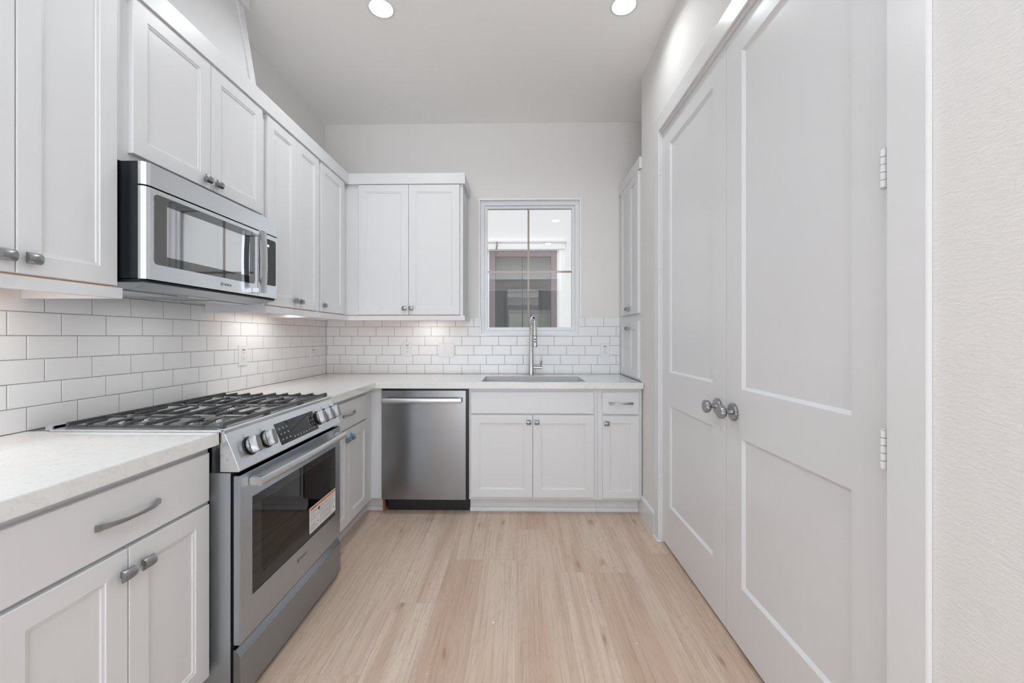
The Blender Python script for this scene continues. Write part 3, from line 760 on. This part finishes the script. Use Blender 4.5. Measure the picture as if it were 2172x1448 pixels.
for y in (-2.0, -1.908, -1.516, -1.442, -1.367):
    c = Vector(FP(y, .066, 0)); mb = MB()
    mb.lathe(c + nrm * .0005, nrm, [(0, .0335), (.003, .0335), (.0035, .026)], 32)
    bz = mb.build('knob_bezel', M['black'], cp, smooth=True)
    sc = lambda i: 1.0 + .012 * (1 if (i % 4) < 2 else -1)
    mb = MB(); mb.lathe(c + nrm * .0055, nrm, [(0, .0270), (.004, .0292), (.010, .0292), (.0125, .0275), (.0130, .024), (.0130, .002)], 64, sc)
    w0, w1 = .0175, .0370
    a = Vector((0, 1, 0)); b = -dn
    th = math.radians(8); ga = (a * sin(th) + b * cos(th)).normalized(); gb = nrm.cross(ga)
    rs = []
    for (l, w_, h) in ((.0285, .0180, w0), (.0280, .0150, w0 + .008), (.0272, .0115, w1 - .002), (.0255, .0100, w1)):
        rs.append([c + nrm * h + ga * (l * s1) + gb * (w_ * s2) for s1, s2 in ((-1, -.8), (-.4, -1.2), (.4, -1.2), (1, -.8), (1, .8), (.4, 1.2), (-.4, 1.2), (-1, .8))])
    mb.rings(rs); mb.build('knob', M['steelk'], bz, smooth=True, ang=28)
# oven door
XF = .712; DY0, DY1, DZ0, DZ1 = RY0 + .001, RY1 - .001, .205, .7665
F = FL(.690)
mb = MB(); w = .022; gy0, gy1, gz0, gz1 = -2.0195, -1.3835, .3380, .6735
def holed(mb, F, u0, u1, v0, v1, h0, h1, g0, g1, wa, wb):
    A = lambda w: [F(u0, v0, w), F(u1, v0, w), F(u1, v1, w), F(u0, v1, w)]
    H = lambda w: [F(h0, g0, w), F(h1, g0, w), F(h1, g1, w), F(h0, g1, w)]
    mb.rings([A(wa), A(wb), H(wb), H(wa)], closed=True)
holed(mb, F, DY0, DY1, DZ0, DZ1, gy0, gy1, gz0, gz1, 0, w); od = mb.build('oven_door', M['steelo'], R, bevel=.0025)
mb = MB(); holed(mb, F, gy0 + .0004, gy1 - .0004, gz0 + .0004, gz1 - .0004, -1.9690, -1.4350, .3800, .6400, .014, .0205); mb.build('glass_border', M['glassk'], od)
mb = MB(); mb.box(-1.9689, -1.4351, .3801, .6399, .0150, .0204, F); mb.build('window_glass', M['ovglass'], od)
# cavity seen through the glass
cav = MB(); cx0, cx1 = .23, .689
F0 = FL(cx1)
H = lambda x, g: [(x, -1.985 + g, .37 - g * 0 + g), (x, -1.425 - g, .37 + g), (x, -1.425 - g, .655 - g), (x, -1.985 + g, .655 - g)]
cav.rings([H(cx1, 0), H(cx0, .012)], cap=False); cav.f.append([4, 5, 6, 7]); cav.mi.append(0)
# the black inner frame blocks the view, so cut the cavity into both parts below
cavo = cav.build('oven_cavity', M['cavity'], R)
mb = MB()
for z in (.405, .445, .50, .545, .60):
    mb.cyl((.40, -1.975, z), (.40, -1.435, z), .0018, n=8); mb.cyl((.680, -1.975, z), (.680, -1.435, z), .0025, n=8)
    if z in (.50, .60):
        for i in range(20): mb.cyl((.40, -1.965 + i * .0275, z), (.66, -1.965 + i * .0275, z), .0012, n=6)
mb.build('oven_racks', M['mark'], R, smooth=True)
# handle bar
mb = MB(); rs = []
for i in range(25):
    t = i / 24; y = -2.045 + .675 * t; bow = .008 * sin(pi * t)
    rs.append([(.752 + bow + .0115 * cos(a) * (1 if cos(a) > 0 else .8), y, .7335 + .0155 * sin(a)) for a in [2 * pi * j / 16 for j in range(16)]])
mb.rings(rs); hh = mb.build('handle', M['steelh'], od, smooth=True, ang=50)
for y in (-2.040, -1.400): MB().box(.7125, .752, y, y + .026, .7195, .7475).build('handle_bracket', M['steelh'], od, bevel=.0025)
# storage drawer
mb = MB(); P = [(.690, .022), (.714, .022), (.712, .165), (.706, .178), (.698, .190), (.690, .191)]
mb.rings([[(x, DY0, z) for x, z in P], [(x, DY1, z) for x, z in P]]); sd = mb.build('storage_drawer', M['steeld'], R, bevel=.0012)
mb = MB(); mb.cyl((.7120, -1.352, .108), (.7132, -1.352, .108), .0022, n=12); mb.build('screw', M['black'], sd)
for (xx, zz) in ((.655, .835), (.672, .822)): MB().cyl((xx, RY0 - .0005, zz), (xx, RY0 - .003, zz), .004, n=14).build('side_screw', M['chrome'], R, smooth=True)
# logo and warning label
def logo(parent, F, u, v, w, size, flip=1, mat='ink'):
    mb = MB(); add_text(mb, 'BOSCH', size * .82, u + flip * size * .62, v, w, F, flip, 1.0)
    cu = u - flip * size * 1.62; r = size * .50; n = 28
    def annulus(r0, r1):
        vs = []; fs = []
        for i in range(n):
            a = 2 * pi * i / n; vs += [F(cu + cos(a) * r0, v + sin(a) * r0, w + .0003), F(cu + cos(a) * r1, v + sin(a) * r1, w + .0003)]
        for i in range(n): j = (i + 1) % n; fs.append((2 * i, 2 * i + 1, 2 * j + 1, 2 * j))
        mb.add(vs, fs)
    annulus(r * .86, r)
    for s_ in (-1, 1):
        mb.box(cu + s_ * r * .34 - r * .06, cu + s_ * r * .34 + r * .06, v - r * .62, v + r * .62, w + .0001, w + .0004, F)
    mb.box(cu - r * .34, cu + r * .34, v + .0 * r - r * .07, v + r * .07, w + .0001, w + .0004, F)
    return mb.build('logo', M[mat], parent)
logo(od, FL(XF), -1.698, .2915, 0, .0185)
lab = MB(); lab.box(-1.6365, -1.3845, .3545, .4680, .0, .0006, FL(XF - .0015)); lb = lab.build('warning_label', M['paper'], od); lb['label'] = 'white paper warning label with orange band'
FLb = FL(XF - .0009)
mb = MB(); mb.box(-1.6330, -1.3880, .4535, .4645, 0.0001, .0004, FLb); mb.build('orange_band', M['orange'], lb)
mb = MB(); add_text(mb, 'WARNING', .0095, -1.598, .459, .0005, FLb, 1)
mb.build('warning_text', M['ink'], lb)
mb = MB(); rnd = random.Random(5)
for c0, c1 in ((-1.631, -1.555), (-1.545, -1.392)):
    v = .447
    while v > .360:
        e = rnd.choice((.0, .0, .015, .03)); u1 = c1 - e
        if c0 < -1.6 and .372 < v < .402: u1 = min(u1, -1.578)
        if c0 > -1.6 and .405 < v < .440 : u1 = min(u1, c1)
        if c0 > -1.6 and .360 < v < .395: u1 = min(u1, -1.43)
        mb.box(c0, u1, v, v + .0011, .0001, .0003, FLb); v -= .0036 if rnd.random() > .18 else .0065
mb.build('fine_print', M['inkg'], lb)
u, v = -1.552 + .0, .4380
mb = MB(); mb.prism([(u - .010, v), (u, v - .011), (u + .010, v), (u, v + .011)], .0001, .0004, FLb)
mb.prism([(u - .004, v - .017), (u + .002, v - .022), (u - .006, v - .024)], .0001, .0004, FLb)
mb.build('hazard_symbol', M['ink'], lb)
for (uu, vv) in ((-1.562, .384), (-1.408, .382)): MB().prism([(uu - .005, vv), (uu, vv - .005), (uu + .005, vv), (uu, vv + .006)], .0001, .0004, FLb).build('hazard_symbol', M['ink'], lb)

# ------------------------------------------------------------------ wall cabinets
UF = .303
def upper(name_label, F, u0, u1, z0, z1, depth, doors, railF=None, side=None, loc=(0, 0, 0), rail=True, crown=True, wood=True, crown_ends=(0, 0), kn=None):
    B = thing('wall_cabinet', name_label, 'cabinet', loc)
    mb = MB()
    if rail:
        zb = 1.3535
        mb.box(u0, u1, 1.395, z1, -depth, 0, F)
        mb.box(u0, u0 + .018, zb, 1.395, -depth, 0, F); mb.box(u1 - .018, u1, zb, 1.395, -depth, 0, F)
    else: mb.box(u0, u1, z0, z1, -depth, 0, F)
    mb.build('cabinet_body', M['cab'], B)
    if rail:
        MB().box(u0, u1, 1.3535, 1.3885, .0002, .019, F).build('light_rail', M['cab'], B, bevel=.0008, seg=1)
        MB().box(u0 + .018, u1 - .018, 1.3935, 1.3948, -depth + .002, -.002, F).build('underside', M['wood'], B)['label'] = 'orange wood underside'
    for (a, b, c, d, ku, kv) in doors:
        dd = shaker('door', B, F, a, b, c, d)
        if ku is not None: knob(dd, F, ku, kv, .019)
    return B
def crown_part(B, F, u0, u1, w=.028, ends=(0, 0), depth=.3):
    mb = MB(); mb.box(u0, u1, 2.3935, 2.4745, .0002, w, F)
    if ends[0]: mb.box(u0, u0 + .018, 2.3935, 2.4745, -depth, 0.0002, F)
    if ends[1]: mb.box(u1 - .018, u1, 2.3935, 2.4745, -depth, 0.0002, F)
    mb.build('crown_trim', M['cab'], B)
F = FL(UF); DZ = (1.395, 2.3915)
B = upper('white wall cabinet at the left picture edge, with a pair of tall doors', F, -2.6995, -2.0885, 0, 2.4745, .302,
          [(-2.3725, -2.1055, DZ[0], DZ[1], -2.346, 1.437), (-2.642, -2.3755, DZ[0], DZ[1], -2.402, 1.437)], loc=(.15, -2.39, 1.35)); crown_part(B, F, -2.6995, -2.0885)
B = upper('white wall cabinet over the microwave with two short doors', F, -2.0880, -1.3275, 1.8165, 2.4745, .302,
          [(-2.0535, -1.7035, 1.853, DZ[1], -1.7335, 1.8885), (-1.7005, -1.3535, 1.853, DZ[1], -1.6705, 1.8885)], rail=False, loc=(.15, -1.71, 1.82)); crown_part(B, F, -2.0880, -1.3275)
B = upper('white wall cabinet right of the microwave with two tall doors', F, -1.3270, -.7555, 0, 2.4745, .302,
          [(-1.3125, -1.0345, DZ[0], DZ[1], -1.0610, 1.437), (-1.0325, -.7680, DZ[0], DZ[1], -1.0010, 1.437)], loc=(.15, -1.04, 1.35)); crown_part(B, F, -1.3270, -.7555)
B = upper('single-door white wall cabinet in the far left corner', F, -.7550, -.3035, 0, 2.4745, .302,
          [(-.7415, -.3870, DZ[0], DZ[1], -.7090, 1.437)], loc=(.15, -.53, 1.35)); crown_part(B, F, -.7550, -.3315)
F = FB(-UF)
B = upper('two-door white wall cabinet on the back wall beside the window', F, .001, 1.2045, 0, 2.4745, .302,
          [(.4035, .7890, DZ[0], DZ[1], .7595, 1.4440), (.7915, 1.1795, DZ[0], DZ[1], .8105, 1.4440)], loc=(.75, -.15, 1.35))
mb = MB(); mb.box(.3315, 1.224, 2.3935, 2.4745, .0002, .028, F); mb.box(1.2047, 1.224, -.331, -.0002, 2.3935, 2.4745) if False else None
mb.box(1.2047, 1.224, 2.3935, 2.4745, -.302, 0, F); mb.build('crown_trim', M['cab'], B)
mb = MB(); mb.box(1.2047, 1.222, 1.3535, 1.3885, -.302, .019, F); mb.build('light_rail_return', M['cab'], B)

# right corner cabinet facing the room, standing on the worktop
F = FR(WX + .0)
B = thing('tall_counter_cabinet', 'white cabinet standing on the worktop in the right corner, two pairs of doors', 'cabinet', (2.62, -.3, .914))
mb = MB(); mb.box(-.5885, -.0010, .9155, 2.473, -.305, 0, F); mb.build('cabinet_body', M['cab'], B)
mb = MB(); mb.box(-.5880, -.0010, 2.396, 2.4745, .0002, .016, F); mb.build('crown_trim', M['cab'], B)
TH = .018
for (a, b, c, d, ku, kv) in ((-.5555, -.3175, 1.3935, 2.392, -.3395, 1.437), (-.3150, -.0780, 1.3935, 2.392, -.2930, 1.437),
                             (-.5555, -.3175, .9335, 1.3370, -.3395, 1.290), (-.3150, -.0780, .9335, 1.3370, -.2930, 1.290)):
    dd = shaker('door', B, F, a, b, c, d, th=TH); knob(dd, F, ku, kv, TH)

# ------------------------------------------------------------------ range hood chimney cover above the microwave cabinet
B = thing('hood_chase', 'white tapered chimney cover rising from the microwave cabinet to the ceiling', 'hood cover', (.14, -1.71, 2.475))
zc0, zc1 = 2.4755, 3.0245
xb = lambda z: .2745 - (z - 2.475) * .163
mb = MB(); y0, y1 = -2.088, -1.332
mb.rings([[(0.0, y0, zc0), (xb(zc0), y0, zc0), (xb(zc0), y1, zc0), (0.0, y1, zc0)], [(0.0, y0, zc1), (xb(zc1), y0, zc1), (xb(zc1), y1, zc1), (0.0, y1, zc1)]])
mb.build('panel', M['cab'], B)
for a, b in ((y0, y0 + .045), (y1 - .045, y1)):
    mb = MB(); mb.rings([[(xb(z) + q, y, z) for (q, y) in ((.0002, a), (.008, a), (.008, b), (.0002, b))] for z in (zc0, 2.945)]); mb.build('corner_batten', M['cab'], B)
mb = MB(); z0, z1 = 2.935, zc1
mb.rings([[(.0, y0 - .02, z0), (xb(z0) + .024, y0 - .02, z0), (xb(z0) + .024, y1 + .02, z0), (.0, y1 + .02, z0)], [(.0, y0 - .02, z1), (xb(z0) + .024, y0 - .02, z1), (xb(z0) + .024, y1 + .02, z1), (.0, y1 + .02, z1)]])
mb.build('crown_trim', M['cab'], B)

# ------------------------------------------------------------------ microwave
MWX = .392
B = thing('microwave', 'stainless over-the-range microwave mounted under the wall cabinet', 'microwave', (.19, -1.71, 1.40))
my0, my1 = -2.083, -1.3335; mz0, mz1 = 1.4215, 1.8135
mb = MB(); mb.box(.001, .366, my0, my1, mz0 + .002, mz1); mb.build('body', M['blackm'], B)
def curved(mb, y0, y1, z0, z1, xb_, xf=MWX):           # front piece with softly rounded ends towards the wall
    P = []
    e0, e1 = (y0 <= my0 + .002), (y1 >= my1 - .002)
    P.append((xb_, y0)); 
    P += [(xf - .0145, y0), (xf - .004, y0 + .008), (xf, y0 + .020)] if e0 else [(xf, y0)]
    P += [(xf, y1 - .016), (xf - .004, y1 - .006), (xf - .0100, y1)] if e1 else [(xf, y1)]
    P.append((xb_, y1))
    mb.rings([[(x, y, z0) for x, y in P], [(x, y, z1) for x, y in P]])
mb = MB(); curved(mb, my0, my1, 1.7370, mz1, .3665); mb.build('top_band', M['steel'], B, bevel=.001, seg=1)
mb = MB(); curved(mb, my0, -1.5005, mz0, 1.7325, .3665, MWX - .0005); dr = mb.build('door', M['steel'], B, bevel=.001, seg=1)
mb = MB(); curved(mb, -1.4985, my1, mz0, 1.7325, .3665, MWX - .0005); cpn = mb.build('control_panel', M['steel'], B, bevel=.001, seg=1)
def rrect(u0, u1, v0, v1, r, n=6):
    o = []
    for (cu, cv, a0) in ((u1 - r, v1 - r, 0), (u0 + r, v1 - r, 90), (u0 + r, v0 + r, 180), (u1 - r, v0 + r, 270)):
        for i in range(n + 1): a = math.radians(a0 + 90 * i / n); o.append((cu + r * cos(a), cv + r * sin(a)))
    return o
FM = FL(MWX)
mb = MB(); mb.prism(rrect(-2.050, -1.5225, 1.4755, 1.7160, .016), -.0008, .0006, FM); wg = mb.build('window', M['glassb'], dr)
mb = MB(); mb.prism(rrect(-2.000, -1.5600, 1.5080, 1.6850, .003), .0003, .0008, FM); mb.build('viewing_mesh', M['glassm'], wg)
mb = MB(); mb.prism(rrect(-1.4915, -1.3590, 1.4835, 1.7110, .012), -.0008, .0006, FM); cg = mb.build('touch_panel', M['glassk'], cpn)
mb = MB(); add_text(mb, '58', .016, -1.423, 1.6765, .0008, FM, 1, 1.0); mb.build('clock_digits', M['led'], cg)
mb = MB(); rnd = random.Random(9)
for r in range(9):
    for c in range(3):
        if rnd.random() < .2: continue
        u = -1.452 + c * .030; v = 1.650 - r * .0175; MB().box(u - .004, u + .004, v - .0008, v + .0008, .0007, .0009, FM).build('touch_key', M['markg'], cg)
logo(dr, FM, -1.7075, 1.4480, -.0003, .0155, 1, 'ink')
mb = MB(); rs = []
for i in range(17):
    t = i / 16; z = 1.4335 + .289 * t; bw = .006 * sin(pi * t)
    rs.append([(.425 + bw, -1.5440, z), (.436 + bw, -1.5460, z), (.441 + bw, -1.5300, z), (.438 + bw, -1.5080, z), (.427 + bw, -1.5060, z)])
mb.rings(rs); mb.build('handle', M['steelh'], dr, smooth=True, ang=30)
for z in (1.4345, 1.7005): MB().box(MWX - .0002, .4262, -1.5430, -1.5080, z, z + .020).build('handle_bracket', M['steelh'], dr, bevel=.002)
mb = MB(); mb.box(.02, .372, my0 + .004, my1 - .004, 1.4125, 1.4210); mb.build('base_seam', M['black'], B)
mb = MB(); mb.rings([[(.03, my0 + .006, 1.4122), (.378, my0 + .006, 1.4122), (.378, my1 - .006, 1.4122), (.03, my1 - .006, 1.4122)],
                     [(.06, my0 + .03, 1.392), (.330, my0 + .03, 1.392), (.330, my1 - .06, 1.392), (.06, my1 - .06, 1.392)]])
bt = mb.build('bottom_pan', M['steeld'], B, bevel=.002)
for y in (-2.02, -1.60):
    mb = MB(); mb.box(.10, .26, y, y + .22, 1.3885, 1.3918); mb.build('grease_filter', M['perf'], bt)
mb = MB(); mb.box(.27, .30, -1.76, -1.70, 1.3890, 1.3918); mb.build('cooktop_lamp', M['white'], bt)
area('tile_fill_light', (.285, -1.73, 1.387), (0, 0, 0), .03, .05, .7, (1, .98, .95), 175)  # added fill for the left wall tiles; the lens above stays unlit

# ------------------------------------------------------------------ outlets and switch
def outlet(F, u, v, label):
    o = thing('electrical_outlet', label, 'outlet', F(u, v, 0), 'white outlets on the backsplash')
    def rg(i, w, a=.0375, b=.0595): return [F(u - a + i, v - b + i, w), F(u + a - i, v - b + i, w), F(u + a - i, v + b - i, w), F(u - a + i, v + b - i, w)]
    mb = MB(); mb.rings([rg(0, .0002), rg(0, .004), rg(.002, .006)]); mb.build('cover_plate', M['white'], o)
    mb = MB(); mb.box(u - .017, u + .017, v - .034, v + .034, .006, .0078, F); rc = mb.build('receptacle', M['white'], o, bevel=.0006, seg=1)
    mb = MB(); mb.box(u - .013, u + .013, v + .030, v + .0355, .0079, .0082, F)
    for dv in (.015, -.016):
        mb.box(u - .0075, u - .0055, v + dv, v + dv + .007, .0079, .0082, F); mb.box(u + .0055, u + .0075, v + dv, v + dv + .006, .0079, .0082, F)
        mb.cyl(F(u, v + dv - .0075, .0079), F(u, v + dv - .0075, .0082), .0026, n=12)
    mb.build('slots', M['slot'], rc); return o
outlet(FB(0.0), .6935, 1.122, 'white outlet on the back wall tile under the two-door wall cabinet')
outlet(FB(0.0), 2.3545, 1.115, 'white outlet on the tile right of the sink near the corner cabinet')
outlet(FL(0.0), -1.0400, 1.117, 'white outlet on the left wall tile just beyond the range')
outlet(FL(0.0), -.2300, 1.090, 'white outlet on the left wall tile near the far corner')
sw = thing('light_switch', 'white double rocker switch plate left of the window', 'switch', (1.0245, 0, 1.116))
F = FB(0.0); u, v = 1.0245, 1.116
def rgs(i, w, a=.064, b=.060): return [F(u - a + i, v - b + i, w), F(u + a - i, v - b + i, w), F(u + a - i, v + b - i, w), F(u - a + i, v + b - i, w)]
mb = MB(); mb.rings([rgs(0, .0002), rgs(0, .004), rgs(.002, .006)]); mb.build('cover_plate', M['white'], sw)
for s_ in (-1, 1):
    mb = MB(); c = u + s_ * .0235; mb.add([F(c + a, v + b, w) for a, b, w in ((-.016, -.033, .006), (.016, -.033, .006), (.016, .033, .006), (-.016, .033, .006), (-.016, -.033, .0075), (.016, -.033, .0075), (.016, .033, .0105), (-.016, .033, .0105))],
                                  [(0, 3, 2, 1), (4, 5, 6, 7), (0, 1, 5, 4), (1, 2, 6, 5), (2, 3, 7, 6), (3, 0, 4, 7)]); mb.build('rocker', M['white'], sw)

# ------------------------------------------------------------------ lamps
def downlight(x, y, label, power, color=(.95, 1, 1.03)):
    o = thing('recessed_downlight', label, 'ceiling light', (x, y, HC), 'recessed ceiling downlights')
    mb = MB(); mb.lathe((x, y, HC - .0003), (0, 0, -1), [(0, .076), (.002, .076), (.004, .070), (.0040, .0625), (.001, .0615), (.0, .0615)], 48); mb.build('trim_ring', M['white'], o, smooth=True)
    mb = MB(); mb.lathe((x, y, HC - .0003), (0, 0, -1), [(0, .0605), (.0015, .0605), (.0022, .056), (.0022, .001)], 48); mb.build('lens', M['lamp'], o, smooth=True)
    a = area('downlight_lamp', (x, y, HC - .008), (0, 0, 0), .11, .11, power, color, 150, 'DISK')
for (x, y, l, p) in ((.881, -1.205, 'round recessed ceiling light on the left', 7.0), (2.204, -1.201, 'round recessed ceiling light close to the right wall', 2.5)): downlight(x, y, l, p)
for (x, y, p) in ((.881, -2.75, 4), (2.204, -2.75, 3), (.881, -4.3, 9), (2.204, -4.3, 9)):
    downlight(x, y, 'round recessed ceiling light behind the camera', p, (.83, 1, 1.13))
def cab_light(x, y, sx, sy, label, power):
    mb = MB(); mb.mat(M['white']).box(x - sx / 2, x + sx / 2, y - sy / 2, y + sy / 2, 1.384, 1.3933)
    mb.mat(M['strip']).box(x - sx / 2 + .004, x + sx / 2 - .004, y - sy / 2 + .004, y + sy / 2 - .004, 1.3830, 1.3838)
    tag(mb.build('under_cabinet_light', None), label, 'cabinet light')
    area('under_cabinet_lamp', (x, y, 1.381), (0, 0, 0), sx * .8, sy * .8, power, (1, .97, .93), 170)
cab_light(.905, -.15, .24, .05, 'slim light under the back wall cabinet, above its outlet', .42)
cab_light(.15, -.98, .05, .42, 'slim light under the left wall cabinet beyond the microwave', .85)
cab_light(.15, -2.40, .05, .42, 'slim light under the wall cabinet at the left picture edge', .95)

# ------------------------------------------------------------------ small things
t = MB(); kx, ky, kz = .655, -1.058, .640
t.add([(kx - .002, ky - .012, kz - .012), (kx + .002, ky + .004, kz - .006), (kx + .001, ky + .012, kz + .012), (kx - .002, ky - .002, kz + .034), (kx - .003, ky - .010, kz + .012)], [(0, 1, 2, 3, 4)])
t.add([(kx + .001, ky - .002, kz + .002), (kx + .006, ky + .020, kz + .010), (kx + .004, ky + .016, kz + .022), (kx, ky + .002, kz + .014)], [(0, 1, 2, 3)])
tp = t.build('tape_scrap', M['tape'])
md = tp.modifiers.new('thickness', 'SOLIDIFY'); md.thickness = .0006
tag(tp, 'scrap of blue painter tape stuck on a cabinet knob right of the range', 'tape')
specks = [(1.5264, -1.6754, .0055, 'large white plaster crumb on the floor in front of the sink cabinets')]
pts2 = [(1.735, -1.60, .0022), (2.01, -1.335, .0028), (2.08, -1.50, .0022), (2.135, -1.23, .0022), (2.105, -1.78, .003), (1.30, -1.94, .0025), (2.165, -1.07, .0022), (.99, -1.27, .0022), (1.12, -1.51, .002), (1.92, -1.70, .0024), (2.28, -1.78, .0024), (1.87, -2.0, .004)]
for (x, y, r, l) in specks + [(a, b, c, 'tiny white plaster crumb scattered on the wood floor') for a, b, c in pts2]:
    bm = bmesh.new(); bmesh.ops.create_icosphere(bm, subdivisions=1, radius=1)
    rr_ = random.Random(int(x * 1000))
    for v in bm.verts: v.co = Vector((v.co.x * r * rr_.uniform(.8, 1.6), v.co.y * r * rr_.uniform(.7, 1.2), v.co.z * r * .6))
    me = bpy.data.meshes.new('plaster_crumb'); bm.to_mesh(me); bm.free(); me.materials.append(M['debris'])
    o = bpy.data.objects.new('plaster_crumb', me); COL.objects.link(o)
    zmin = min(v.co.z for v in me.vertices); o.location = (x, y, -zmin + .0002)
    tag(o, l, 'debris', 'white crumbs on the floor')
